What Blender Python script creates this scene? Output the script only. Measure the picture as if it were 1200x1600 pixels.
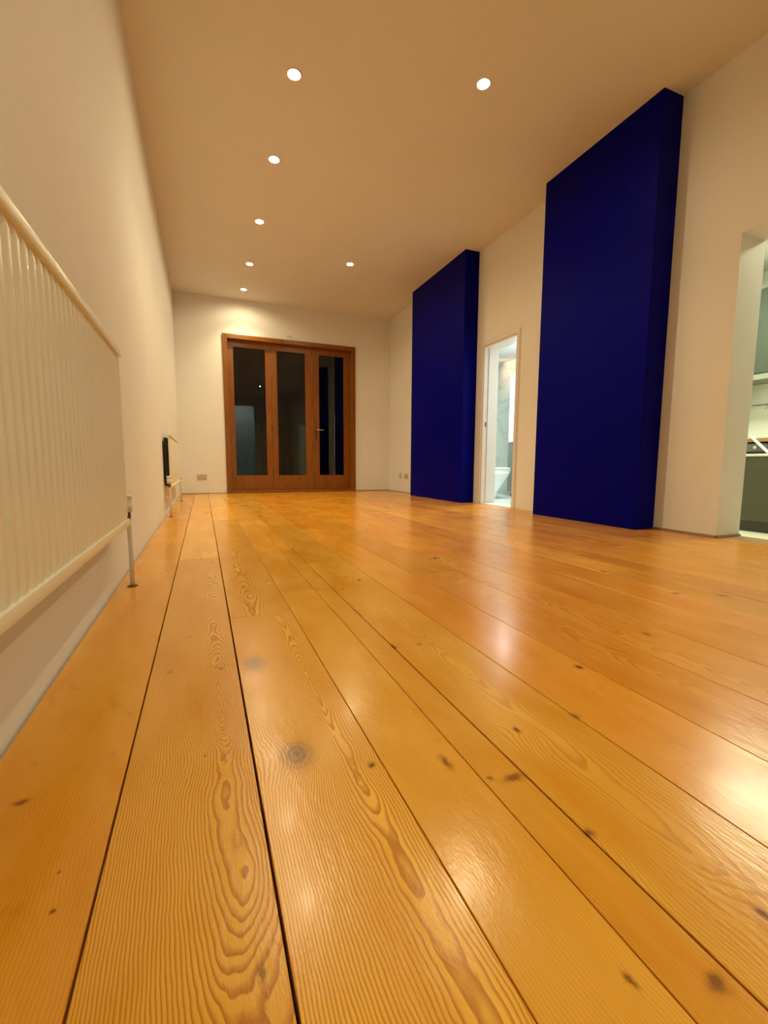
import bpy, bmesh, math, random
from mathutils import Vector, Matrix
for o in list(bpy.data.objects): bpy.data.objects.remove(o)
S = bpy.context.scene
C = S.collection
random.seed(7)

# ------------------------------------------------------------------ camera
F, YAW, PITCH, ROLL, CAMH = 688.9, 0.3881, -0.1088, 0.0047, 0.5016
fw = Vector((math.sin(YAW)*math.cos(PITCH), math.cos(YAW)*math.cos(PITCH), math.sin(PITCH)))
rt = Vector((math.cos(YAW), -math.sin(YAW), 0)); up = rt.cross(fw)
rt, up = rt*math.cos(ROLL)+up*math.sin(ROLL), up*math.cos(ROLL)-rt*math.sin(ROLL)
cd = bpy.data.cameras.new('camera'); co = bpy.data.objects.new('camera', cd); C.objects.link(co)
M = Matrix((rt, up, -fw)).transposed().to_4x4(); M.translation = Vector((0, 0, CAMH))
co.matrix_world = M
cd.sensor_fit = 'HORIZONTAL'; cd.sensor_width = 36; cd.lens = F/1200*36; cd.clip_start = 0.02
S.camera = co
# ------------------------------------------------------------------ world (night) and exposure
w = bpy.data.worlds.new('night'); S.world = w; w.use_nodes = True
w.node_tree.nodes['Background'].inputs[0].default_value = (0.02, 0.03, 0.06, 1)
w.node_tree.nodes['Background'].inputs[1].default_value = 0.05
S.view_settings.view_transform = 'Standard'; S.view_settings.look = 'None'
S.view_settings.gamma = 1; S.view_settings.use_curve_mapping = False
S.view_settings.exposure = 0.0
S.cycles.use_adaptive_sampling = True; S.cycles.adaptive_threshold = 0.06; S.cycles.adaptive_min_samples = 16
S.cycles.max_bounces = 6; S.cycles.diffuse_bounces = 3; S.cycles.glossy_bounces = 3; S.cycles.transmission_bounces = 4; S.cycles.transparent_max_bounces = 6
DOWN_W, SPILL_W = 76.0, 14.5      # beam and wide spill of each ceiling downlight
DOWN_COL = (0.98, 0.82, 0.475)
KITCHEN_W, KITCHEN_COL = 56.0, (0.96, 1.0, 0.68)
BATH_W, BATH_COL = 44.0, (0.90, 1.0, 0.94)

# ------------------------------------------------------------------ room dimensions
XL, XR, YF, YB, H = -0.344, 3.2895, 7.784, -2.6, 3.13
XC = 3.0886
C1, C2 = (2.40, 3.559), (4.934, 6.436)
BY0, BY1, BZ = 4.092, 4.829, 2.0      # bathroom door, outside of its casing
KY0, KY1, KZ = -0.5, 1.9365, 2.0      # kitchen opening
DX0, DX1, DZ = 0.358, 2.6015, 2.573   # glazed doors
KF = -0.14                            # kitchen floor, one step down

# ------------------------------------------------------------------ helpers
W = {}
def box(bm, x0, x1, y0, y1, z0, z1):
    v = [bm.verts.new(p) for p in ((x0,y0,z0),(x1,y0,z0),(x1,y1,z0),(x0,y1,z0),(x0,y0,z1),(x1,y0,z1),(x1,y1,z1),(x0,y1,z1))]
    for f in ((0,3,2,1),(4,5,6,7),(0,1,5,4),(1,2,6,5),(2,3,7,6),(3,0,4,7)):
        bm.faces.new([v[i] for i in f])
    return v
def B(*a, bev=0.0, seg=2):
    bm = bmesh.new()
    for q in (a if isinstance(a[0], (tuple, list)) else [a]): box(bm, *q)
    if bev: bmesh.ops.bevel(bm, geom=list(bm.edges), offset=bev, segments=seg, affect='EDGES', profile=0.5)
    return bm
def tube(bm, pts, r, n=10, cap=True):
    pts = [Vector(p) for p in pts]; rings = []
    rs = r if isinstance(r, (list, tuple)) else [r]*len(pts)
    for i, p in enumerate(pts):
        d = ((pts[min(i+1, len(pts)-1)]-p).normalized() + (p-pts[max(i-1, 0)]).normalized()).normalized()
        a = Vector((0,0,1)) if abs(d.z) < 0.9 else Vector((1,0,0))
        u = d.cross(a).normalized(); v = d.cross(u)
        rings.append([bm.verts.new(p+(u*math.cos(t)+v*math.sin(t))*rs[i]) for t in [2*math.pi*k/n for k in range(n)]])
    for a, b in zip(rings, rings[1:]):
        for k in range(n): bm.faces.new((a[k], a[(k+1)%n], b[(k+1)%n], b[k]))
    if cap:
        bm.faces.new(rings[0][::-1]); bm.faces.new(rings[-1])
def T(pts, r, n=10):
    bm = bmesh.new(); tube(bm, pts, r, n); return bm
def lathe(prof, c, n=24):
    bm = bmesh.new(); rings = []
    for r, z in prof:
        rings.append([bm.verts.new((c[0]+r*math.cos(2*math.pi*k/n), c[1]+r*math.sin(2*math.pi*k/n), c[2]+z)) for k in range(n)])
    for a, b in zip(rings, rings[1:]):
        for k in range(n): bm.faces.new((a[k], a[(k+1)%n], b[(k+1)%n], b[k]))
    return bm
def loft(sections, capb=True, capt=True):
    bm = bmesh.new(); rings = [[bm.verts.new(p) for p in s] for s in sections]; n = len(rings[0])
    for a, b in zip(rings, rings[1:]):
        for k in range(n): bm.faces.new((a[k], a[(k+1)%n], b[(k+1)%n], b[k]))
    if capb: bm.faces.new(rings[0][::-1])
    if capt: bm.faces.new(rings[-1])
    return bm
def obj(name, bm, mat, parent=None, smooth=False, label=None):
    if parent is not None:
        bmesh.ops.translate(bm, verts=bm.verts, vec=-W[parent.name])
    bmesh.ops.recalc_face_normals(bm, faces=bm.faces)
    me = bpy.data.meshes.new(name); bm.to_mesh(me); bm.free()
    if smooth:
        for p in me.polygons: p.use_smooth = True
    me.materials.append(mat)
    o = bpy.data.objects.new(name, me); C.objects.link(o)
    if smooth == 'auto':
        o.data.set_sharp_from_angle(angle=math.radians(40))
    if parent is not None: o.parent = parent; W[o.name] = W[parent.name]
    else: W[o.name] = Vector((0,0,0))
    if label: o['label'] = label
    return o
def thing(name, label, cat, loc, group=None, kind=None):
    o = bpy.data.objects.new(name, None); C.objects.link(o); o.location = loc; W[o.name] = Vector(loc)
    o.empty_display_size = 0.05
    return tag(o, label, cat, group, kind)
def tag(o, label, cat, group=None, kind=None):
    o['label'] = label; o['category'] = cat
    if group: o['group'] = group
    if kind: o['kind'] = kind
    return o
def struct(name, bm, mat, label, cat, smooth=False):
    return tag(obj(name, bm, mat, None, smooth), label, cat, None, 'structure')

# ------------------------------------------------------------------ materials
class N:
    def __init__(s, name):
        s.m = bpy.data.materials.new(name); s.m.use_nodes = True; s.t = s.m.node_tree; s.t.nodes.clear()
        s.out = s.t.nodes.new('ShaderNodeOutputMaterial')
    def n(s, kind, **k):
        x = s.t.nodes.new('ShaderNode'+kind)
        for a, v in k.items(): setattr(x, a, v)
        return x
    def put(s, sock, v):
        if isinstance(v, bpy.types.NodeSocket): s.t.links.new(v, sock)
        elif v is not None: sock.default_value = v
    def math(s, op, a, b=None, c=None, clamp=False):
        x = s.n('Math', operation=op, use_clamp=clamp)
        for i, v in enumerate((a, b, c)): s.put(x.inputs[i], v)
        return x.outputs[0]
    def vec(s, op, a, b=None, c=None):
        x = s.n('VectorMath', operation=op)
        for i, v in enumerate((a, b, c)): s.put(x.inputs[i], v)
        return x.outputs['Value'] if op in ('DOT_PRODUCT', 'LENGTH', 'DISTANCE') else x.outputs[0]
    def noise(s, v, scale, detail=2, rough=0.5, dist=0.0):
        x = s.n('TexNoise'); s.put(x.inputs['Vector'], v); s.put(x.inputs['Scale'], scale)
        x.inputs['Detail'].default_value = detail; x.inputs['Roughness'].default_value = rough; x.inputs['Distortion'].default_value = dist
        return x.outputs[0]
    def ramp(s, f, stops, interp='LINEAR'):
        x = s.n('ValToRGB'); x.color_ramp.interpolation = interp; s.put(x.inputs[0], f)
        e = x.color_ramp.elements
        while len(e) < len(stops): e.new(0.5)
        for k, (p, c) in zip(e, stops):
            k.position = p; k.color = (*c, 1) if isinstance(c, tuple) else (c, c, c, 1)
        return x.outputs[0]
    def mix(s, f, a, b, mode='MIX'):
        x = s.n('Mix', data_type='RGBA', blend_type=mode)
        s.put(x.inputs[0], f)
        for i, v in ((6, a), (7, b)):
            s.put(x.inputs[i], (*v, 1) if isinstance(v, tuple) and len(v) == 3 else v)
        return x.outputs[2]
    def attr(s, name):
        x = s.n('Attribute', attribute_type='OBJECT'); x.attribute_name = name; return x.outputs['Fac']
    def pos(s): return s.n('NewGeometry').outputs['Position']
    def bump(s, h, strength, dist, normal=None):
        x = s.n('Bump'); s.put(x.inputs['Height'], h); x.inputs['Strength'].default_value = strength; x.inputs['Distance'].default_value = dist
        if normal is not None: s.put(x.inputs['Normal'], normal)
        return x.outputs[0]
    def bsdf(s, color, rough=0.5, normal=None, metal=0.0, spec=0.5, coat=0.0, coat_rough=0.1, emit=None, strength=0.0):
        p = s.n('BsdfPrincipled')
        s.put(p.inputs['Base Color'], (*color, 1) if isinstance(color, tuple) and len(color) == 3 else color)
        s.put(p.inputs['Roughness'], rough); s.put(p.inputs['Metallic'], metal)
        s.put(p.inputs['Specular IOR Level'], spec); s.put(p.inputs['Coat Weight'], coat); s.put(p.inputs['Coat Roughness'], coat_rough)
        if normal is not None: s.put(p.inputs['Normal'], normal)
        if emit: p.inputs['Emission Color'].default_value = (*emit, 1); p.inputs['Emission Strength'].default_value = strength
        s.t.links.new(p.outputs[0], s.out.inputs[0]); return s.m
def plain(name, c, rough=0.5, var=0.06, scale=6.0, bump=0.0, bscale=60.0, **k):
    s = N(name); p = s.pos()
    f = s.noise(p, scale, 3)
    a = tuple(min(1, x*(1+var)) for x in c); b = tuple(x*(1-var) for x in c)
    col = s.mix(f, b, a)
    nrm = s.bump(s.noise(p, bscale, 3), bump, 0.004) if bump else None
    return s.bsdf(col, rough, nrm, **k)

m_wall = plain('white_plaster', (0.87, 0.86, 0.83), 0.62, 0.03, 2.5, 0.25, 9.0, spec=0.3)
m_ceil = plain('ceiling_paint', (0.80, 0.79, 0.75), 0.75, 0.03, 2.0, 0.15, 12.0, spec=0.2)
m_blue = plain('ultramarine_paint', (0.0006, 0.0003, 0.20), 0.45, 0.10, 4.0, 0.2, 25.0, spec=0.05)
m_rad = plain('radiator_enamel', (0.88, 0.86, 0.74), 0.28, 0.02, 8.0, spec=0.5)
m_pipe = plain('painted_pipe', (0.76, 0.72, 0.64), 0.4, 0.03, 30.0)
m_plastic = plain('white_plastic', (0.78, 0.76, 0.72), 0.35, 0.02, 30.0)
m_socket = plain('grey_socket', (0.55, 0.50, 0.44), 0.4, 0.04, 40.0)
m_dark = plain('dark_gap', (0.018, 0.013, 0.009), 0.8, 0.2, 30.0)
m_brass = plain('valve_metal', (0.12, 0.08, 0.06), 0.4, 0.1, 80.0, metal=0.8)
m_chrome = plain('satin_chrome', (0.72, 0.72, 0.74), 0.22, 0.03, 60.0, metal=1.0)
m_trim = plain('white_gloss_wood', (0.80, 0.77, 0.74), 0.3, 0.03, 6.0)
m_ceramic = plain('white_ceramic', (0.82, 0.84, 0.84), 0.12, 0.01, 5.0, coat=0.4)
m_bathwall = plain('bathroom_paint', (0.80, 0.82, 0.80), 0.6, 0.02, 3.0)
m_bathfloor = plain('bathroom_tile_floor', (0.62, 0.70, 0.66), 0.25, 0.06, 5.0)
m_cab = plain('white_cabinet_lacquer', (0.78, 0.79, 0.80), 0.25, 0.02, 5.0)
m_kitwall = plain('kitchen_paint', (0.78, 0.80, 0.72), 0.6, 0.03, 3.0)
m_kitfloor = plain('kitchen_floor_vinyl', (0.80, 0.78, 0.62), 0.35, 0.04, 4.0)
m_splash = plain('white_glass_splashback', (0.74, 0.82, 0.76), 0.1, 0.02, 3.0, coat=0.5)
m_greygreen = plain('grey_green_lacquer', (0.055, 0.072, 0.055), 0.3, 0.08, 4.0)
m_oven = plain('oven_olive_steel', (0.10, 0.092, 0.055), 0.3, 0.1, 3.0, metal=0.4)
m_ovengrey = plain('oven_panel_grey', (0.20, 0.20, 0.19), 0.3, 0.05, 5.0, metal=0.5)
m_plinth = plain('dark_plinth', (0.06, 0.052, 0.03), 0.4, 0.1, 8.0)
m_hood = plain('hood_steel', (0.34, 0.36, 0.33), 0.3, 0.05, 8.0, metal=0.6)
m_ground = plain('garden_paving', (0.05, 0.05, 0.045), 0.8, 0.2, 3.0, 0.4, 20.0)
m_fence = plain('garden_fence_wood', (0.05, 0.035, 0.025), 0.8, 0.2, 5.0)
m_black = plain('black_plastic', (0.012, 0.011, 0.010), 0.4, 0.1, 20.0)
m_bezel = plain('downlight_bezel', (0.82, 0.80, 0.76), 0.35, 0.02, 50.0)
m_reflector = plain('downlight_reflector', (0.85, 0.78, 0.62), 0.25, 0.02, 50.0, metal=0.3)

def emit_mat(name, c, strength):
    s = N(name); f = s.noise(s.pos(), 5.0, 1)
    e = s.n('Emission'); s.put(e.inputs[0], s.mix(f, tuple(x*0.97 for x in c), c)); e.inputs[1].default_value = strength
    s.t.links.new(e.outputs[0], s.out.inputs[0]); return s.m
m_bulb = emit_mat('downlight_bulb', (1.0, 0.88, 0.70), 120.0)
m_bathlamp = emit_mat('bathroom_lamp_diffuser', (0.96, 1.0, 0.99), 3.0)
m_kitlamp = emit_mat('kitchen_lamp_diffuser', (0.95, 1.0, 0.84), 6.0)

def wood_door():
    s = N('stained_hardwood'); p = s.pos()
    q = s.vec('MULTIPLY', p, (14.0, 14.0, 1.0))
    g = s.noise(q, 3.0, 6, 0.6, 1.2)
    col = s.ramp(g, [(0.25, (0.14, 0.040, 0.0016)), (0.5, (0.25, 0.080, 0.0025)), (0.8, (0.34, 0.115, 0.004))])
    return s.bsdf(col, 0.32, s.bump(g, 0.15, 0.002), coat=0.08, coat_rough=0.15)
m_door = wood_door()
def wood_top():
    s = N('oiled_worktop_wood'); p = s.pos()
    g = s.noise(s.vec('MULTIPLY', p, (20.0, 1.5, 20.0)), 3.0, 5, 0.6, 0.8)
    return s.bsdf(s.ramp(g, [(0.3, (0.30, 0.16, 0.06)), (0.7, (0.52, 0.30, 0.12))]), 0.35)
m_worktop = wood_top()
m_quadrant = plain('stained_quadrant_moulding', (0.30, 0.16, 0.07), 0.4, 0.25, 30.0)
def glass():
    s = N('double_glazing'); p = s.pos()
    f = s.noise(p, 1.5, 1)
    tr = s.n('BsdfTransparent'); s.put(tr.inputs[0], s.mix(f, (0.78, 0.80, 0.78), (0.82, 0.84, 0.82)))
    gl = s.n('BsdfGlossy'); gl.inputs['Roughness'].default_value = 0.0; s.put(gl.inputs['Color'], (0.9, 0.95, 0.92, 1))
    lw = s.n('Fresnel'); lw.inputs['IOR'].default_value = 1.48
    mx = s.n('MixShader'); s.t.links.new(lw.outputs[0], mx.inputs[0])
    s.t.links.new(tr.outputs[0], mx.inputs[1]); s.t.links.new(gl.outputs[0], mx.inputs[2]); s.t.links.new(mx.outputs[0], s.out.inputs[0])
    return s.m
m_glass = glass()
def marble():
    s = N('mint_marble_panel'); p = s.pos()
    a = s.noise(s.vec('MULTIPLY', p, (1.0, 1.0, 2.0)), 1.3, 3, 0.5, 0.9)
    v = s.math('ABSOLUTE', s.math('SUBTRACT', a, 0.5))
    vein = s.ramp(v, [(0.0, 1.0), (0.012, 0.55), (0.04, 0.0)])
    base = s.mix(s.noise(p, 1.3, 3), (0.74, 0.84, 0.74), (0.88, 0.92, 0.86))
    return s.bsdf(s.mix(s.math('MULTIPLY', vein, 0.35), base, (0.38, 0.44, 0.36)), 0.12, coat=0.3)
m_marble = marble()

# floor: plain-sawn pine. Rings are cylinders round the pith of the log the plank was cut from.
KNOTS = [ # x, y, ring radius, heart radius, darkness, greyness, ring push, stretch across / along
 (0.132,0.719,0.050,0.026,1.0,1,0.030,0.75),(0.101,1.109,0.055,0.027,0.85,1,0.030,0.62),(0.534,0.634,0.034,0.0065,0.95,0,0.020,0.6),
 (0.410,0.545,0.045,0.006,0.75,0,0.016,0.8),(0.445,0.532,0.04,0.012,0.75,0,0.010,2.2),(-0.093,1.135,0.026,0.009,0.5,0,0.010,0.7),(0.022,1.111,0.024,0.0065,0.9,0,0.014,0.8),
 (0.243,0.645,0.030,0.007,0.95,0,0.010,0.7),(0.851,0.789,0.030,0.013,0.95,0,0.010,1.0),(0.363,0.605,0.05,0.009,0.75,0,0.018,0.35),
 (0.472,0.406,0.05,0.010,0.75,0,0.030,1.2),(0.446,0.226,0.04,0.012,0.8,0,0.02,1.2),(-0.268,0.762,0.03,0.008,0.8,0,0.008,1.6),
 (0.035,0.401,0.03,0.0055,0.75,0,0.004,0.5),(0.565,0.247,0.04,0.008,0.9,0,0.020,0.5),(0.370,0.261,0.03,0.0045,0.8,0,0.004,0.5),
 (0.543,1.063,0.05,0.008,0.8,0,0.02,1.0),(0.61,1.774,0.05,0.010,0.9,0,0.012,0.6),(0.502,1.667,0.04,0.008,0.9,0,0.010,1.0),(0.674,0.629,0.04,0.012,0.6,0,0.012,0.8),
 (1.733,1.499,0.05,0.018,0.75,0,0.02,1.0),(1.704,1.132,0.05,0.016,0.8,0,0.02,1.5),(1.854,1.046,0.06,0.022,0.7,0,0.02,0.9),
 (1.211,0.88,0.07,0.016,0.55,0,0.02,0.8),(1.136,2.048,0.05,0.022,0.9,0,0.02,1.2),(1.367,2.031,0.05,0.012,0.8,0,0.02,1.0),
 (-0.015,0.775,0.05,0.004,0.8,0,0.018,1.0),(-0.175,0.552,0.02,0.004,0.9,0,0.0,1.0),(-0.181,0.607,0.02,0.0035,0.8,0,0.0,1.0),(-0.061,1.989,0.03,0.007,0.7,0,0.01,1.0),
 (0.47,1.073,0.02,0.008,0.85,0,0.0,0.4)]
def pine(knots):
    s = N('varnished_pine'); p = s.pos(); sep = s.n('SeparateXYZ'); s.put(sep.inputs[0], p)
    X, Y = sep.outputs[0], sep.outputs[1]
    gx, gd, gs, gf, gc, tone, seed = (s.attr(a) for a in ('grain_x', 'grain_depth', 'grain_slope', 'grain_freq', 'grain_contrast', 'tone', 'seed'))
    cmb = s.n('CombineXYZ'); s.put(cmb.inputs[0], X); s.put(cmb.inputs[1], Y); s.put(cmb.inputs[2], seed); P3 = cmb.outputs[0]
    wob = s.math('SUBTRACT', s.noise(s.vec('MULTIPLY', P3, (2.0, 1.0, 1.0)), 2.6, 2, 0.5), 0.5)
    jit = s.math('SUBTRACT', s.noise(s.vec('MULTIPLY', P3, (22.0, 9.0, 1.0)), 1.6, 2, 0.5), 0.5)
    push = 0.0; heart = 0.0; grey = 0.0
    if knots:
        nz = s.n('TexNoise'); s.put(nz.inputs['Vector'], p); nz.inputs['Scale'].default_value = 70.0; nz.inputs['Detail'].default_value = 2
        pk = s.vec('MULTIPLY_ADD', s.vec('SUBTRACT', nz.outputs[1], (0.5, 0.5, 0.5)), (0.010, 0.014, 0.0), p)
    for (kx, ky, rr, hr, dk, gy, am, st) in knots:
        ey = 1/st if st > 1 else 1.0; ex = 1.0 if st > 1 else 1/st
        if st > 1: ex, ey = 1/st, 1.0
        else: ex, ey = 1.0, st
        q = s.vec('MULTIPLY_ADD', pk, (1/rr, 0.62/rr, 0.0), (-kx/rr, -ky*0.62/rr, 0.0))
        g = s.math('POWER', 2.718, s.math('MULTIPLY', s.vec('DOT_PRODUCT', q, q), -1.0))
        qh = s.vec('MULTIPLY_ADD', pk, (ex/hr, ey/hr, 0.0), (-kx*ex/hr, -ky*ey/hr, 0.0))
        ln = s.vec('LENGTH', qh)
        h = s.math('MULTIPLY', s.math('POWER', 2.718, s.math('MULTIPLY', s.math('MULTIPLY', ln, ln), -1.15 if gy else -2.2)), 1.25, clamp=True)
        if gy: h = s.math('MULTIPLY', h, s.math('MULTIPLY_ADD', s.math('SINE', s.math('MULTIPLY', ln, 14.0)), 0.15, 0.80))
        push = s.math('MULTIPLY_ADD', g, am, push)
        heart = s.math('MULTIPLY_ADD', h, dk, heart)
        if gy: grey = s.math('ADD', h, grey)
    depth = s.math('ADD', s.math('MULTIPLY_ADD', Y, gs, gd), s.math('MULTIPLY', wob, 0.055))
    dx = s.math('ADD', s.math('SUBTRACT', X, gx), s.math('MULTIPLY', wob, 0.03))
    r = s.math('SQRT', s.math('MULTIPLY_ADD', dx, dx, s.math('MULTIPLY', depth, depth)))
    r = s.math('ADD', r, s.math('MULTIPLY_ADD', jit, 0.0068, push))
    ph = s.math('FRACT', s.math('MULTIPLY', r, gf))
    ring = s.ramp(ph, [(0.0, 0.0), (0.45, 0.10), (0.80, 0.95), (0.92, 1.0), (1.0, 0.0)])
    ringm = s.math('MULTIPLY', ring, gc)
    fine = s.noise(s.vec('MULTIPLY', P3, (260.0, 5.0, 1.0)), 1.0, 2, 0.6)
    blot = s.noise(s.vec('MULTIPLY', P3, (5.0, 1.6, 1.0)), 1.7, 3, 0.55, 0.4)
    early = s.mix(s.ramp(blot, [(0.3, 0.0), (0.72, 1.0)]), (0.83, 0.475, 0.075), (0.69, 0.31, 0.010))
    early = s.mix(s.math('MULTIPLY', fine, 0.20), early, (0.56, 0.25, 0.016))
    col = s.mix(ringm, early, (0.42, 0.140, 0.004))
    stain = s.ramp(s.noise(s.vec('MULTIPLY', P3, (9.0, 4.0, 1.0)), 2.2, 4, 0.6, 0.5), [(0.62, 0.0), (0.75, 0.55)])
    col = s.mix(s.math('MULTIPLY', stain, s.attr('stain')), col, (0.42, 0.155, 0.004))
    tv = s.n('CombineXYZ')
    for i in range(3): s.put(tv.inputs[i], tone)
    col = s.mix(1.0, col, tv.outputs[0], 'MULTIPLY')
    col = s.mix(s.attr('amber'), col, s.mix(1.0, col, (0.98, 0.76, 0.45), 'MULTIPLY'))
    # small nail marks and flecks
    fl = s.n('TexVoronoi'); s.put(fl.inputs['Vector'], s.vec('MULTIPLY', P3, (1.0, 0.55, 1.0))); fl.inputs['Scale'].default_value = 6.5
    fleck = s.ramp(fl.outputs['Distance'], [(0.0, 1.0), (0.020, 0.8), (0.034, 0.0)])
    hh = s.math('ADD', heart, s.math('MULTIPLY', fleck, 0.7), clamp=True)
    kcol = s.mix(s.math('MINIMUM', grey, 1.0), (0.15, 0.040, 0.006), (0.22, 0.125, 0.060))
    col = s.mix(hh, col, kcol)
    wav = s.noise(s.vec('MULTIPLY', P3, (9.0, 2.2, 1.0)), 1.0, 2, 0.5)
    nb = s.bump(wav, 0.22, 0.004)
    nb = s.bump(s.noise(s.vec('MULTIPLY', P3, (60.0, 22.0, 1.0)), 1.0, 3, 0.6), 0.30, 0.0012, nb)
    nb = s.bump(s.noise(s.vec('MULTIPLY', P3, (320.0, 130.0, 1.0)), 1.0, 2, 0.6), 0.28, 0.0004, nb)
    nb = s.bump(ringm, 0.10, 0.0006, nb)
    ro = s.ramp(s.noise(p, 3.0, 3), [(0.3, 0.18), (0.7, 0.28)])
    return s.bsdf(col, ro, nb, spec=0.55, coat=0.05, coat_rough=0.12)
PINES = {}
def pine_for(x0, x1, y0, y1):
    ks = tuple(k for k in KNOTS if x0-0.03 < k[0] < x1+0.03 and y0-0.05 < k[1] < y1+0.05)
    if ks not in PINES: PINES[ks] = pine(ks)
    return PINES[ks]

# ------------------------------------------------------------------ structure: floor of planks
SEAMS = [XL+0.006, -0.135, 0.0617, 0.2615, 0.396, 0.4673, 0.6727, 0.8734, 1.086, 1.293, 1.518, 1.72, 1.90, 2.06, 2.27, 2.47, 2.68, 2.88, 3.09, XR]
floor = struct('floor', B((XL-0.3, XR+0.26, YB, YF+0.1, -0.06, -0.024)), m_dark, 'dark subfloor under the wide varnished pine floorboards', 'floor')
JOINTS = {1: [2.476, 5.9], 2: [1.475, 4.1], 3: [1.705, 2.56, 5.0], 4: [1.70, 2.56, 5.0], 5: [2.17, 4.6], 6: [3.3, 6.2], 0: [3.9]}
# grain per plank near the camera: x of pith, depth of pith, slope, rings per metre, contrast, stain
GR = {(0,0): (-0.60,0.05,0.02,230,0.30,1.0), (1,0): (0.015,0.095,-0.100,280,0.85,0.15), (2,0): (0.215,0.055,-0.060,235,0.85,0.05),
      (1,1): (0.00,0.02,0.03,260,0.6,0.2), (2,1): (0.14,0.02,0.02,230,0.8,0.1), (3,0): (0.10,0.12,0.03,260,0.22,0.25), (4,0): (0.25,0.12,0.03,260,0.25,0.35),
      (5,0): (0.575,0.075,-0.05,170,0.42,0.1), (6,0): (0.95,0.10,0.02,230,0.25,0.5), (7,0): (1.0,0.04,0.03,170,0.40,0.4)}
GAP = {2: 0.0032, 1: 0.0028, 5: 0.0024, 6: 0.0018}
random.seed(21)
for i in range(len(SEAMS)-1):
    x0, x1 = SEAMS[i], SEAMS[i+1]
    js = JOINTS.get(i) or sorted(random.uniform(a, a+1.2) for a in (random.uniform(0.9, 2.3), random.uniform(4.0, 5.4)))
    ys = [YB+0.004] + js + [YF-0.004]
    for k in range(len(ys)-1):
        ga, gb = GAP.get(i, 0.0012)/2+0.0002, GAP.get(i+1, 0.0012)/2+0.0002
        a, b, y0, y1 = x0+ga, x1-gb, ys[k]+0.0006, ys[k+1]-0.0006
        dz = random.uniform(-0.0010, 0.0); c = 0.0009
        # chamfered plank: bottom, arris, top
        secs = [[(a,y0,-0.022),(b,y0,-0.022),(b,y1,-0.022),(a,y1,-0.022)], [(a,y0,dz-c),(b,y0,dz-c),(b,y1,dz-c),(a,y1,dz-c)],
                [(a+c,y0+c*.5,dz),(b-c,y0+c*.5,dz),(b-c,y1-c*.5,dz),(a+c,y1-c*.5,dz)]]
        o = obj('floorboard', loft(secs), pine_for(a, b, y0, y1), floor)
        g = GR.get((i, k)) or (random.uniform(x0-0.15, x1+0.15), random.uniform(-0.05, 0.1), random.choice((-1, 1))*random.uniform(0.015, 0.04), random.uniform(140, 240), random.uniform(0.25, 0.6), random.uniform(0.2, 0.8))
        for nme, v in zip(('grain_x', 'grain_depth', 'grain_slope', 'grain_freq', 'grain_contrast', 'stain'), g): o[nme] = float(v)
        o['amber'] = {0: 0.55, 1: 0.15, 2: 0.0, 3: 0.2, 4: 0.35, 5: 0.15}.get(i, random.uniform(0.55, 0.95)); o['tone'] = random.uniform(0.93, 1.08)*{1: 1.14, 2: 1.14, 3: 1.08, 4: 1.05}.get(i, 1.0); o['seed'] = random.uniform(0, 40)

# ------------------------------------------------------------------ structure: walls
struct('wall_left', B((XL-0.2, XL, YB-0.2, YF+0.2, -0.06, H+0.1)), m_wall, 'long plain white plaster wall behind the radiators', 'wall')
struct('wall_far', B((XL, DX0, YF, YF+0.2, -0.06, H+0.1), (DX1, XR+0.21, YF, YF+0.2, -0.06, H+0.1), (DX0, DX1, YF, YF+0.2, DZ, H+0.1)), m_wall,
       'white end wall around the glazed wooden doors', 'wall')
BT = 0.045  # casing width
struct('wall_right', B((XR, XR+0.258, YB-0.2, KY0, -0.2, H+0.1), (XR, XR+0.258, KY0, KY1, KZ, H+0.1), (XR, XR+0.258, KY1, 2.6, -0.2, H+0.1),
       (XR, XR+0.21, 2.6, BY0+BT, -0.06, H+0.1), (XR, XR+0.21, BY0+BT, BY1-BT, BZ-BT, H+0.1), (XR, XR+0.21, BY1-BT, YF, -0.06, H+0.1)), m_wall,
       'white wall pierced by the bathroom door and the kitchen opening', 'wall')
struct('wall_chimney_near', B((XC, XR+0.002, C1[0], C1[1], 0.0, H+0.02), bev=0.004, seg=1), m_blue, 'larger ultramarine blue chimney breast beside the kitchen opening', 'chimney breast')
struct('wall_chimney_far', B((XC, XR+0.002, C2[0], C2[1], 0.0, H+0.02), bev=0.004, seg=1), m_blue, 'smaller ultramarine blue chimney breast beyond the bathroom door', 'chimney breast')
# back wall behind the camera, with a tall doorway to the lit hall
HX0, HX1, HZ = 1.15, 1.95, 2.75
struct('wall_back', B((XL, HX0, YB-0.2, YB, -0.06, H+0.1), (HX1, XR, YB-0.2, YB, -0.06, H+0.1), (HX0, HX1, YB-0.2, YB, HZ, H+0.1)), m_wall, 'white wall at the near end with a tall hall doorway', 'wall')
struct('wall_hall', B((HX0-0.6, HX1+0.6, YB-1.7, YB-1.6, -0.06, H+0.1), (HX0-0.7, HX0-0.6, YB-1.7, YB-0.2, -0.06, H+0.1), (HX1+0.6, HX1+0.7, YB-1.7, YB-0.2, -0.06, H+0.1),
       (HX0-0.6, HX1+0.6, YB-1.6, YB-0.2, H, H+0.1), (HX0-0.6, HX1+0.6, YB-1.6, YB, -0.06, 0.0)), m_bathwall, 'pale hall seen through the near end doorway', 'wall')

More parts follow.
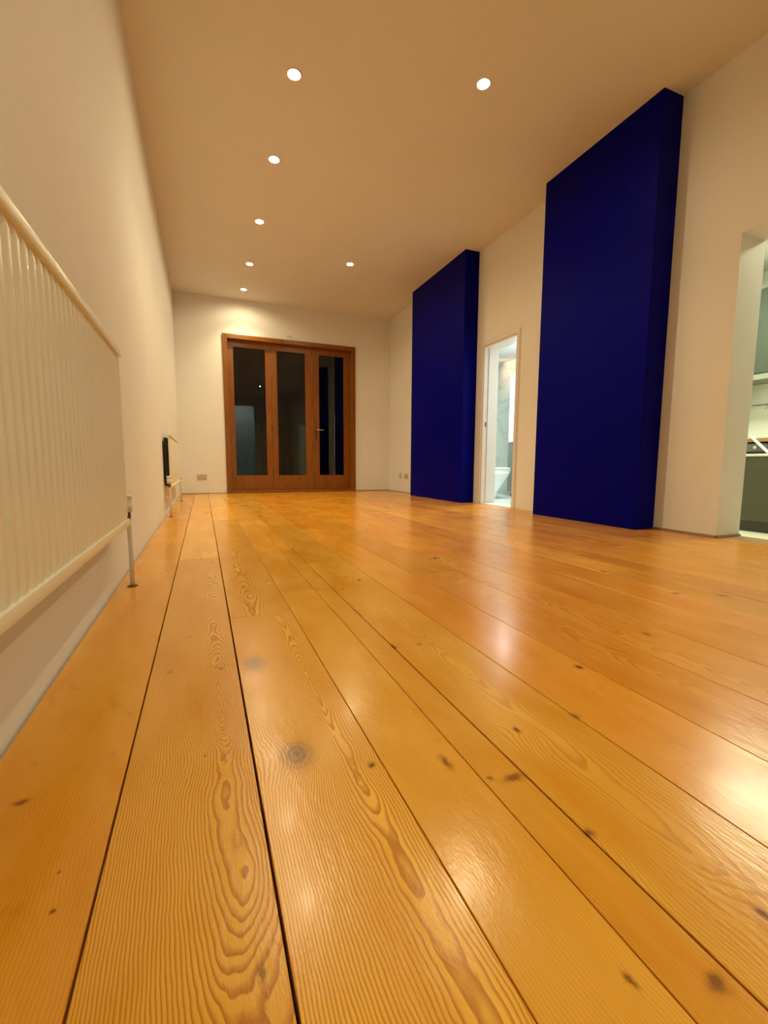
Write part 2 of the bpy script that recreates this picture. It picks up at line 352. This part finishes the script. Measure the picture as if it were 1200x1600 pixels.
# ceiling with round holes for the downlights
LAMPS = [(0.6704, y) for y in (3.291, 4.203, 5.277, 6.391, 7.326)] + [(1.9014, 2.861), (1.9014, 5.881)] + [(1.9014, -0.15), (0.6704, -0.35)]  # last downlight is unseen, added to brighten the near floor
HOLE = 0.043
def ceiling():
    bm = bmesh.new(); cs = 0.1
    xs = sorted({XL, XR} | {round(l[0]+d, 4) for l in LAMPS for d in (-cs, cs)})
    ys = sorted({YB, YF} | {round(l[1]+d, 4) for l in LAMPS for d in (-cs, cs)})
    for a, b in zip(xs, xs[1:]):
        for c, d in zip(ys, ys[1:]):
            L = [l for l in LAMPS if a < l[0] < b and l[1]-cs-1e-3 < c and d < l[1]+cs+1e-3]
            if not L:
                bm.faces.new([bm.verts.new(p) for p in ((a,c,H),(a,d,H),(b,d,H),(b,c,H))]); continue
            lx, ly = L[0]; n = 24; inner = []; outer = []
            # angular fan clipped to the cell
            for k in range(n):
                t = 2*math.pi*(k+0.5)/n; ct, st = math.cos(t), math.sin(t)
                inner.append(bm.verts.new((lx+HOLE*ct, ly+HOLE*st, H)))
            e = [(b,d),(a,d),(a,c),(b,c)]
            oc = [bm.verts.new((px,py,H)) for px,py in e]
            if not (c < ly-HOLE and d > ly+HOLE):
                continue
            q = n//4
            for j in range(4):
                st_ = j*q + q//2 - 1 - (q//2 - 1)
                seg = [inner[(j*q+k) % n] for k in range(q)]
                for u, v in zip(seg, seg[1:]): bm.faces.new((oc[j], u, v))
                bm.faces.new((oc[j], seg[-1], inner[(j*q+q) % n], oc[(j+1) % 4]))
    bmesh.ops.remove_doubles(bm, verts=bm.verts, dist=1e-5)
    for f in bm.faces:
        f.normal_update()
        if f.normal.z > 0: f.normal_flip()
    box(bm, XL-0.2, XR+0.26, YB-0.2, YF+0.2, H+0.1, H+0.2)
    return bm
cb = ceiling()
me = bpy.data.meshes.new('ceiling'); cb.to_mesh(me); cb.free(); me.materials.append(m_ceil)
oc_ = bpy.data.objects.new('ceiling', me); C.objects.link(oc_); tag(oc_, 'flat pale ceiling dotted with recessed downlights', 'ceiling', None, 'structure')

# thin stained mouldings at the foot of the walls, bathroom door casing and lining
def quad_run(name, a, b, nx, ny, label, r=0.014):
    a, b = Vector(a), Vector(b); n = Vector((nx, ny, 0)); pr = [(0,0),(r,0)] + [(r*math.cos(t), r*math.sin(t)) for t in (0.5, 1.0)] + [(0, r)]
    return struct(name, loft([[p+n*u+Vector((0,0,v)) for u, v in pr] for p in (a, b)]), m_quadrant, label, 'moulding')
quad_run('trim_1', (XL, YF, 0), (DX0, YF, 0), 0, -1, 'thin brown moulding left of the glazed doors')
quad_run('trim_2', (DX1, YF, 0), (XR, YF, 0), 0, -1, 'thin brown moulding right of the glazed doors')
quad_run('trim_3', (XR, YF, 0), (XR, C2[1], 0), -1, 0, 'thin moulding under the two small wall sockets', 0.008)
quad_run('trim_4', (XR, C1[0], 0), (XR, KY1, 0), -1, 0, 'thin brown moulding between near blue chimney breast and kitchen', 0.016)
quad_run('trim_5', (XR, KY1, 0), (XR+0.258, KY1, 0), 0, -1, 'thin brown moulding round the kitchen opening jamb', 0.016)
d2 = thing('door_2', 'white painted casing of the open bathroom doorway', 'door frame', (XR, (BY0+BY1)/2, 0), kind='structure')
obj('casing', B(XR-0.014, XR+0.002, BY1-BT, BY1, 0.0, BZ, bev=0.003), m_trim, d2)
obj('casing', B(XR-0.014, XR+0.002, BY0, BY0+BT, 0.0, BZ, bev=0.003), m_trim, d2)
obj('casing', B(XR-0.014, XR+0.002, BY0+BT, BY1-BT, BZ-BT, BZ, bev=0.003), m_trim, d2)
obj('lining', B(XR, XR+0.21, BY1-BT-0.022, BY1-BT, 0.0, BZ-BT), m_trim, d2)
obj('lining', B(XR, XR+0.21, BY0+BT, BY0+BT+0.022, 0.0, BZ-BT), m_trim, d2)
obj('lining', B(XR, XR+0.21, BY0+BT+0.022, BY1-BT-0.022, BZ-BT-0.022, BZ-BT), m_trim, d2)
obj('door_stop', B(XR+0.06, XR+0.075, BY1-BT-0.034, BY1-BT-0.022, 0.0, BZ-BT-0.022), m_trim, d2)
obj('strike_plate', B(XR+0.030, XR+0.048, BY1-BT-0.0235, BY1-BT-0.021, 0.97, 1.03), m_brass, d2)
obj('threshold', B(XR+0.0, XR+0.215, BY0+BT+0.022, BY1-BT-0.022, -0.02, 0.006, bev=0.003), m_trim, d2)
obj('cover_strip', B(XR-0.006, XR+0.001, BY0-0.012, BY0-0.002, 0.0, BZ+0.05), m_wall, d2)

# ------------------------------------------------------------------ glazed folding doors in the far wall
d1 = thing('door_1', 'stained wooden glazed folding doors filling the end wall', 'glazed doors', ((DX0+DX1)/2, YF, 0), kind='structure')
fy0, fy1 = YF-0.03, YF+0.16
obj('frame_jamb', B(DX0, DX0+0.075, fy0, fy1, 0.0, DZ, bev=0.004), m_door, d1)
obj('frame_jamb', B(DX1-0.075, DX1, fy0, fy1, 0.0, DZ, bev=0.004), m_door, d1)
obj('frame_head', B(DX0+0.075, DX1-0.075, fy0, fy1, DZ-0.07, DZ, bev=0.004), m_door, d1)
obj('frame_sill', B(DX0+0.075, DX1-0.075, fy0+0.02, fy1, 0.0, 0.045, bev=0.004), m_door, d1)
ly0, ly1 = YF+0.075, YF+0.125
zb, zt = 0.05, DZ-0.073
def leaf(x0, x1, px0, px1):
    pz0, pz1 = 0.282, 2.412
    lf = obj('door_leaf', B((x0, px0, ly0, ly1, zb, zt), (px1, x1, ly0, ly1, zb, zt), (px0, px1, ly0, ly1, zb, pz0), (px0, px1, ly0, ly1, pz1, zt)), m_door, d1)
    bd = 0.012
    for q in ((px0, px0+bd, pz0, pz1), (px1-bd, px1, pz0, pz1), (px0+bd, px1-bd, pz0, pz0+bd), (px0+bd, px1-bd, pz1-bd, pz1)):
        obj('glazing_bead', B(q[0], q[1], ly0+0.006, ly0+0.02, q[2], q[3]), m_door, lf)
    obj('pane', B(px0, px1, ly0+0.021, ly0+0.025, pz0, pz1), m_glass, lf)
    return lf
l1 = leaf(0.436, 1.128, 0.512, 1.045)
l2 = leaf(1.132, 1.835, 1.215, 1.722)
l3 = leaf(1.839, 2.5235, 1.945, 2.425)
for z in (2.25, 2.02, 1.10, 0.35):
    hb = bmesh.new(); tube(hb, [(1.130, ly0-0.007, z-0.055), (1.130, ly0-0.007, z+0.055)], 0.007, 10)
    obj('hinge', hb, m_chrome if z > 1.9 else m_brass, l1)
obj('meeting_bead', B(1.828, 1.850, ly0-0.012, ly0, zb, zt, bev=0.003), m_door, l2)
hd = obj('handle_plate', B(1.880, 1.912, ly0-0.008, ly0, 0.93, 1.14, bev=0.003), m_brass, l3)
obj('lever_handle', T([(1.896, ly0-0.004, 1.10), (1.896, ly0-0.045, 1.10), (1.912, ly0-0.055, 1.099), (2.02, ly0-0.055, 1.094)], 0.0095, 10), m_chrome, l3, True)

# ------------------------------------------------------------------ garden in the dark
struct('ground_garden', B((XL-4, XR+5, YF+0.2, YF+9, -0.25, -0.12)), m_ground, 'dark paved garden beyond the glazed doors', 'ground')
fn = thing('garden_fence', 'dark board fence at the end of the unlit garden', 'fence', (1.5, YF+6.5, -0.12))
for k in range(44):
    x = XL-3.9 + k*0.2
    obj('fence_board', B(x, x+0.18, YF+6.5, YF+6.52, -0.12, 1.7+0.02*(k % 3)), m_fence, fn)

# ------------------------------------------------------------------ bathroom behind the right wall
bx0, bx1, by0, by1, bz = XR+0.21, 4.90, 4.0, 7.3, 2.25
struct('floor_bathroom', B((bx0, bx1+0.1, by0-0.1, by1+0.1, -0.06, 0.0)), m_bathfloor, 'pale grey bathroom floor beyond the doorway', 'floor')
struct('wall_bathroom_back', B((bx1, bx1+0.1, by0-0.1, by1+0.1, 0.0, bz)), m_marble, 'pale green marbled wall behind the toilet', 'wall')
struct('wall_bathroom_side', B((bx0, bx1, by1, by1+0.1, 0.0, bz), (bx0, bx1, by0-0.1, by0, 0.0, bz)), m_bathwall, 'white side walls of the bathroom', 'wall')
struct('ceiling_bathroom', B((bx0, bx1+0.1, by0-0.1, by1+0.1, bz, bz+0.08)), m_bathwall, 'white bathroom ceiling', 'ceiling')

def ell(cx, cy, z, ax, ay, n=24, front=1.0, back=1.0):
    out = []
    for k in range(n):
        t = 2*math.pi*k/n; c = math.cos(t)
        sq = abs(c)**(0.75 if c > 0 else 0.45)*(1 if c > 0 else -1)
        out.append((cx+ax*sq*(front if c > 0 else back), cy+ay*math.copysign(abs(math.sin(t))**0.85, math.sin(t)), z))
    return out
tx, ty = bx0, 5.43
tl = thing('toilet', 'white ceramic toilet with closed lid in the bathroom', 'toilet', (tx+0.4, ty, 0))
obj('pan', loft([ell(tx+0.33, ty, 0.0, 0.19, 0.11), ell(tx+0.33, ty, 0.09, 0.18, 0.10), ell(tx+0.35, ty, 0.14, 0.20, 0.11), ell(tx+0.39, ty, 0.26, 0.25, 0.15),
          ell(tx+0.42, ty, 0.36, 0.28, 0.18), ell(tx+0.43, ty, 0.405, 0.285, 0.185)]), m_ceramic, tl, True)
obj('seat', loft([ell(tx+0.45, ty, 0.407, 0.265, 0.185), ell(tx+0.45, ty, 0.427, 0.270, 0.19)]), m_ceramic, tl, 'auto')
obj('lid', loft([ell(tx+0.45, ty, 0.431, 0.265, 0.187), ell(tx+0.45, ty, 0.450, 0.268, 0.189), ell(tx+0.45, ty, 0.456, 0.255, 0.178)]), m_ceramic, tl, 'auto')
cs = obj('cistern', B(tx+0.002, tx+0.17, ty-0.19, ty+0.19, 0.40, 0.78, bev=0.02, seg=3), m_ceramic, tl, 'auto')
obj('cistern_lid', B(tx+0.002, tx+0.18, ty-0.2, ty+0.2, 0.781, 0.815, bev=0.012), m_ceramic, cs)
obj('flush_button', lathe([(0.0, 0.006), (0.022, 0.006), (0.024, 0.0)], (tx+0.09, ty, 0.815), 16), m_chrome, cs)

tc = thing('bathroom_cabinet', 'tall white bathroom cabinet with greyer lower door', 'cabinet', (4.67, 5.30, 0.0))
obj('body', B(4.47, 4.898, 4.98, 5.745, 0.06, 1.87), m_cab, tc)
obj('plinth', B(4.50, 4.898, 5.0, 5.72, 0.0, 0.06), m_ovengrey, tc)
dl = obj('door', B(4.45, 4.469, 4.985, 5.740, 0.075, 0.835, bev=0.003), m_hood, tc, label='grey lower door')
du = obj('door', B(4.425, 4.469, 4.985, 5.715, 0.845, 1.865, bev=0.003), m_cab, tc)
obj('handle', T([(4.445, 5.05, 0.60), (4.435, 5.05, 0.61), (4.435, 5.05, 0.79), (4.445, 5.05, 0.80)], 0.006, 8), m_chrome, dl)
obj('handle', T([(4.424, 5.05, 0.90), (4.412, 5.05, 0.91), (4.412, 5.05, 1.09), (4.424, 5.05, 1.10)], 0.006, 8), m_chrome, du)
bl = thing('bathroom_strip_light', 'bright white box light on top of the bathroom cabinet', 'light', (4.65, 5.3, 1.87))
obj('housing', B(4.56, 4.895, 5.02, 5.60, 1.872, 1.90), m_plastic, bl)
obj('diffuser', B(4.54, 4.89, 5.03, 5.50, 1.90, 2.15, bev=0.01), m_bathlamp, bl)
cl = thing('bathroom_ceiling_light', 'round flush light on the bathroom ceiling', 'light', (3.95, 4.9, bz))
obj('rim', lathe([(0.15, 0.0), (0.155, -0.03), (0.13, -0.04)], (3.95, 4.9, bz), 24), m_plastic, cl, True)
obj('diffuser', lathe([(0.13, -0.038), (0.08, -0.055), (0.0, -0.06)], (3.95, 4.9, bz), 24), m_bathlamp, cl, True)
def lamp(kind, name, parent, loc, energy, col, size=0.1, rot=None, **k):
    ld = bpy.data.lights.new(name, kind); ld.energy = energy; ld.color = col
    if kind == 'AREA': ld.shape = 'DISK'; ld.size = size
    else: ld.shadow_soft_size = size
    for a, v in k.items(): setattr(ld, a, v)
    lo = bpy.data.objects.new(name, ld); C.objects.link(lo); lo.parent = parent; lo.location = Vector(loc)-W[parent.name]
    if rot: lo.rotation_euler = rot
    return lo
lamp('AREA', 'bathroom_light_source', cl, (3.95, 4.9, bz-0.065), BATH_W, BATH_COL, 0.25)

ws = thing('added_warm_lamp', 'added unseen warm lamp putting a glow on the marbled wall', 'light', (4.45, 6.35, bz))  # unseen lamp, added to give the marble its orange glow
obj('base', lathe([(0.0, -0.012), (0.04, -0.012), (0.04, 0.0)], (4.45, 6.35, bz), 16), m_chrome, ws)
obj('head', T([(4.45, 6.35, bz-0.012), (4.47, 6.35, bz-0.03), (4.52, 6.35, bz-0.05)], [0.008, 0.025, 0.028], 14), m_chrome, ws)
wl = lamp('SPOT', 'added_warm_lamp_source', ws, (4.53, 6.35, bz-0.055), 7, (1.0, 0.45, 0.25), 0.02, spot_size=math.radians(95), spot_blend=0.8)
wl.rotation_euler = Vector((0.45, -0.05, -0.14)).to_track_quat('-Z', 'Y').to_euler()

# ------------------------------------------------------------------ kitchen through the near opening
kx0, kx1, ky0, ky1, kz = XR+0.258, 5.52, -1.2, 3.05, 2.52
struct('floor_kitchen', B((kx0, kx1+0.1, ky0-0.1, ky1+0.1, KF-0.06, KF)), m_kitfloor, 'pale kitchen floor one step below the floorboards', 'floor')
struct('wall_kitchen_back', B((kx1, kx1+0.1, ky0-0.1, ky1+0.1, KF, kz)), m_kitwall, 'pale kitchen wall behind the units', 'wall')
struct('wall_kitchen_end', B((kx0, kx1, ky1, ky1+0.1, KF, kz)), m_kitwall, 'pale kitchen end wall beside the oven', 'wall')
struct('wall_kitchen_near', B((kx0, kx1, ky0-0.1, ky0, KF, kz)), m_kitwall, 'pale kitchen wall at its nearer end', 'wall')
struct('ceiling_kitchen', B((kx0, kx1+0.1, ky0-0.1, ky1+0.1, kz, kz+0.08)), m_kitwall, 'pale kitchen ceiling', 'ceiling')
struct('trim_6', B(kx0-0.26, kx0+0.004, KY0, KY1-0.001, -0.022, -0.001), m_worktop, 'wooden step edge at the kitchen opening', 'step')
cz = 0.76
wt = tag(obj('worktop', B(4.86, kx1, ky0, ky1, cz-0.035, cz, bev=0.003), m_worktop), 'wooden kitchen worktop above the oven', 'worktop')
sp = tag(obj('splashback', B(kx1-0.010, kx1-0.002, ky0+0.002, ky1-0.02, cz+0.001, 1.358), m_splash), 'pale shiny kitchen splashback with a utensil rail', 'splashback')
ov = thing('oven', 'olive steel built-in oven with white bar handle under worktop', 'oven', (5.2, 2.6, KF))
obj('body', B(4.93, kx1-0.01, 2.30, 3.04, KF+0.105, cz-0.045), m_black, ov)
obj('control_panel', B(4.905, 4.93, 2.302, 3.038, 0.635, 0.712, bev=0.002), m_ovengrey, ov)
od = obj('door', B(4.90, 4.93, 2.302, 3.038, KF+0.107, 0.625, bev=0.003), m_oven, ov)
obj('handle', T([(4.90, 2.36, 0.60), (4.86, 2.36, 0.60), (4.86, 2.98, 0.60), (4.90, 2.98, 0.60)], 0.012, 10), m_plastic, od)
obj('plinth', B(4.96, 4.98, 2.30, 3.04, KF, KF+0.1), m_plinth, ov)
for y in (2.45, 2.6, 2.75):
    obj('knob', T([(4.906, y, 0.675), (4.885, y, 0.675)], 0.016, 12), m_chrome, ov)
for j, (a, b) in enumerate(((1.70, 2.298), (1.10, 1.698), (0.5, 1.098))):
    cbn = thing('base_cabinet', ['olive base cabinet with dark round knob beside the oven', 'olive base cabinet second from the oven', 'olive base cabinet farthest from the oven'][j], 'cabinet', (5.2, (a+b)/2, KF), 'kitchen base cabinets')
    obj('body', B(4.93, kx1-0.01, a, b, KF+0.105, cz-0.037), m_plinth, cbn)
    dd = obj('door', B(4.905, 4.93, a+0.002, b-0.002, KF+0.107, cz-0.045, bev=0.003), m_oven, cbn)
    obj('knob', lathe([(0.006, 0.0), (0.006, 0.012), (0.018, 0.018), (0.016, 0.028), (0.0, 0.03)], (0, 0, 0), 12), m_black, dd)
    kb = dd.children[0]; kb.location = Vector((4.905, b-0.045, 0.02))-W[cbn.name]; kb.rotation_euler = (0, -math.pi/2, 0)
    kb.data.transform(Matrix.Translation(W[cbn.name]))
    obj('plinth', B(4.96, 4.98, a, b, KF, KF+0.1), m_plinth, cbn)
for j, (a, b) in enumerate(((2.30, 3.048), (1.55, 2.298), (0.8, 1.548))):
    wc = thing('wall_cabinet', ['dark grey-green wall cabinet above the oven', 'dark grey-green wall cabinet second from the end wall', 'dark grey-green wall cabinet third from the end wall'][j], 'cabinet', (5.35, (a+b)/2, 1.36), 'kitchen wall cabinets')
    obj('body', B(5.20, kx1, a, b, 1.42, 2.24), m_greygreen, wc)
    obj('door', B(5.18, 5.199, a+0.002, b-0.002, 1.422, 2.238, bev=0.002), m_greygreen, wc)
    obj('light_pelmet', B(5.19, kx1, a, b, 1.36, 1.418, bev=0.002), m_hood, wc)
rl = thing('utensil_rail', 'thin metal rail with hooks on the kitchen splashback', 'rail', (kx1-0.03, 2.5, 1.14))
obj('bar', T([(kx1-0.035, 2.0, 1.14), (kx1-0.035, 2.98, 1.14)], 0.006, 8), m_hood, rl)
for y in (2.05, 2.93): obj('bracket', T([(kx1-0.0105, y, 1.14), (kx1-0.035, y, 1.14)], 0.008, 8), m_hood, rl)
for y in (2.5, 2.62, 2.74, 2.84):
    obj('hook', T([(kx1-0.035, y, 1.147), (kx1-0.043, y, 1.14), (kx1-0.043, y, 1.10), (kx1-0.055, y, 1.09), (kx1-0.065, y, 1.10)], 0.003, 6), m_hood, rl)
br = thing('broom', 'white pole leaning diagonally in front of the oven', 'broom', (4.55, 1.75, KF))
obj('pole', T([(4.50, 1.62, KF+0.07), (4.842, 2.62, 0.78)], 0.013, 10), m_plastic, br)
obj('broom_head', B(4.38, 4.62, 1.58, 1.65, KF+0.045, KF+0.085, bev=0.008), m_black, br)
obj('bristles', B(4.39, 4.61, 1.585, 1.645, KF, KF+0.045), m_plinth, br)
kl = thing('kitchen_ceiling_light', 'long fluorescent light on the kitchen ceiling', 'light', (4.4, 2.1, kz))
obj('housing', B(4.22, 4.58, 1.45, 2.75, kz-0.04, kz, bev=0.004), m_plastic, kl)
obj('diffuser', B(4.23, 4.57, 1.47, 2.73, kz-0.075, kz-0.041, bev=0.01), m_kitlamp, kl)
ka = lamp('AREA', 'kitchen_light_source', kl, (4.4, 2.1, kz-0.08), KITCHEN_W, KITCHEN_COL, 0.1)
ka.data.shape = 'RECTANGLE'; ka.data.size = 0.34; ka.data.size_y = 1.25
hl = thing('hall_ceiling_light', 'round light on the hall ceiling behind the viewer', 'light', (1.55, YB-0.9, H))
obj('rim', lathe([(0.12, 0.0), (0.125, -0.03), (0.10, -0.035)], (1.55, YB-0.9, H), 20), m_plastic, hl, True)
obj('diffuser', lathe([(0.10, -0.033), (0.06, -0.05), (0.0, -0.055)], (1.55, YB-0.9, H), 20), m_bathlamp, hl, True)
lamp('AREA', 'hall_light_source', hl, (1.55, YB-0.9, H-0.06), 22, (0.88, 1.0, 0.98), 0.2)

# ------------------------------------------------------------------ radiators
def radiator(y0, y1, z0, z1, xf, xb, label, valve_y, valve_h, pipes, pitch=0.0405, ends_dark=False):
    rd = thing('radiator', label, 'radiator', (XL, (y0+y1)/2, 0.0))
    rail = 0.026; n = max(4, round((y1-y0-0.03)/pitch)); pt = (y1-y0-0.03)/n
    bm = bmesh.new(); prof = []
    for k in range(n):
        b = y0+0.015+k*pt
        for u, dpt in ((0.0, 0.0), (0.16, 0.0), (0.26, 0.65), (0.36, 0.95), (0.68, 0.95), (0.80, 0.65), (0.90, 0.0)): prof.append((b+u*pt, dpt))
    prof.append((y1-0.015, 0.0))
    amp = 0.0065; xg = xf-amp-0.003
    zl = [(z0+rail, 0.55), (z0+rail+0.02, 1.0), (z1-rail-0.02, 1.0), (z1-rail, 0.35)]
    rows = [[bm.verts.new((xg+amp*d*s_, y, z)) for y, d in prof] for z, s_ in zl]
    for a, b in zip(rows, rows[1:]):
        for i in range(len(prof)-1): bm.faces.new((a[i], a[i+1], b[i+1], b[i]))
    obj('fluted_panel', bm, m_rad, rd, 'auto')
    obj('backing_plate', B(xg-0.012, xg-0.0005, y0+0.004, y1-0.004, z0+0.006, z1-0.006), m_rad, rd)
    obj('bottom_rail', B(xg-0.012, xf, y0, y1, z0, z0+rail, bev=0.002), m_rad, rd, 'auto')
    obj('top_rail', B(xg-0.012, xf+0.002, y0, y1, z1-rail, z1, bev=0.002), m_rad, rd, 'auto')
    if ends_dark:  # dark panel stands in for the shade between radiator and wall
        obj('gap_shade_panel', B(xb+0.006, xb+0.034, y0+0.012, y1-0.012, z0+0.02, z1-0.04), m_dark, rd, label='dark panel standing in for shade behind the radiator')
    for y in (y0+0.15, y1-0.15):
        obj('wall_bracket', B(XL, xg-0.013, y-0.02, y+0.02, z0+0.05, z1-0.08), m_pipe, rd)
    for (px, py) in pipes:
        e = y1-0.003 if abs(py-y1) < abs(py-y0) else y0+0.003
        pb = bmesh.new(); tube(pb, [(px, py, 0.0), (px+0.001, py+0.004, z0*0.5), (px, py, z0-0.01), (px-0.004, py, z0+0.018)], 0.0085, 12)
        pp = obj('supply_pipe', pb, m_pipe, rd, True)
        obj('floor_collar', lathe([(0.019, 0.0), (0.018, 0.003), (0.0085, 0.004)], (px, py, 0.0), 14), m_brass, pp)
        vb = bmesh.new(); tube(vb, [(px-0.004, py, z0+0.012), (px-0.004, py, z0+0.046)], 0.012, 12); tube(vb, [(px-0.004, py, z0+0.028), (px-0.004, e, z0+0.028)], 0.009, 10)
        vv = obj('valve_body', vb, m_brass, rd, True)
        if abs(py-valve_y) < 0.1:
            obj('thermostat_head', lathe([(0.0, 0.046), (0.018, 0.046), (0.019, 0.066), (0.021, 0.068), (0.021, 0.072), (0.019, 0.074), (0.0195, 0.104), (0.022, 0.106), (0.022, 0.112), (0.016, 0.116), (0.0, 0.116)], (px-0.004, py, z0), 18), m_plastic, vv, True)
    return rd
radiator(0.365, 1.965, 0.258, 0.922, -0.272, XL+0.02, 'large white fluted radiator on the left wall nearest the viewer', 2.02, 0.4, [(-0.285, 2.02)])
radiator(4.60, 6.31, 0.265, 0.775, -0.272, XL+0.006, 'smaller white radiator on the left wall near the glazed doors', 4.54, 0.4, [(-0.292, 4.535), (-0.280, 6.37)], ends_dark=True)

# ------------------------------------------------------------------ sockets
def socket(label, cx, cz_, wall, wide=0.146, double=True):
    h = 0.086; t = 0.009
    def bxs(u0, u1, z0, z1, d0, d1, bev=0.0):
        if wall == 'far': return B(cx+u0, cx+u1, YF-d1, YF-d0, cz_+z0, cz_+z1, bev=bev)
        return B(XR-d1, XR-d0, cx+u0, cx+u1, cz_+z0, cz_+z1, bev=bev)
    so = thing('wall_socket', label, 'socket', (cx, YF, cz_) if wall == 'far' else (XR, cx, cz_))
    obj('plate', bxs(-wide/2, wide/2, -h/2, h/2, 0.0, t, 0.003), m_socket, so)
    for s_ in ((-1, 1) if double else (0,)):
        obj('switch', bxs(s_*wide*0.30-0.007, s_*wide*0.30+0.007, 0.014, 0.032, t, t+0.004), m_plastic, so)
        for du_, dz_ in ((-0.011, -0.022), (0.011, -0.022), (0.0, 0.0)):
            u = s_*wide*0.22+du_
            obj('pin_slot', bxs(u-0.003, u+0.003, dz_-0.004, dz_+0.004, t-0.001, t+0.0005), m_black, so)
socket('double grey socket on end wall left of the glazed doors', -0.022, 0.278, 'far')
socket('narrow socket plate left of pair beside far blue chimney', 7.27, 0.290, 'right', 0.07, False)
socket('wider socket plate closest to the far blue chimney', 7.02, 0.288, 'right', 0.146)
tag(obj('wall_hook', T([(1.40, YF, 2.636), (1.40, YF-0.03, 2.634), (1.47, YF-0.03, 2.634), (1.47, YF, 2.636)], 0.006, 8), m_socket), 'tiny grey fixing on wall above the glazed doors', 'fixing')

# ------------------------------------------------------------------ downlights
LAB = ['recessed downlight in left row, closest to the viewer', 'recessed downlight second in the left row', 'recessed downlight third in the left row',
       'recessed downlight fourth in the left row', 'recessed downlight of left row just in front of glazed doors', 'recessed downlight in right row, in front of the near blue chimney', 'recessed downlight in right row, in front of far blue chimney',
       'recessed downlight opposite the kitchen opening behind the viewer', 'added unseen downlight behind the viewer, brightening floor and radiator']
proto = None
for (x, y), lb in zip(LAMPS, LAB):
    loc = (x, y, H)
    if proto is None:
        t = thing('downlight', lb, 'downlight', loc, 'recessed ceiling downlights')
        obj('bezel', lathe([(0.043, 0.004), (0.041, -0.003), (0.047, -0.006), (0.055, -0.004), (0.057, 0.0)], loc, 28), m_bezel, t, True)
        obj('reflector', lathe([(0.0425, 0.002), (0.040, 0.03), (0.034, 0.06)], loc, 28), m_reflector, t, True)
        obj('bulb', lathe([(0.0345, 0.036), (0.031, 0.022), (0.020, 0.014), (0.0, 0.012)], loc, 24), m_bulb, t, True)
        lamp('SPOT', 'downlight_source', t, (x, y, H-0.008), DOWN_W, DOWN_COL, 0.022, spot_size=math.radians(108), spot_blend=1.0)
        lamp('SPOT', 'downlight_spill', t, (x, y, H-0.009), SPILL_W, DOWN_COL, 0.03, spot_size=math.radians(172), spot_blend=0.5)
        proto = t
    else:
        t = proto.copy(); C.objects.link(t); t.location = loc; t['label'] = lb
        for ch in proto.children:
            c = ch.copy(); C.objects.link(c); c.parent = t
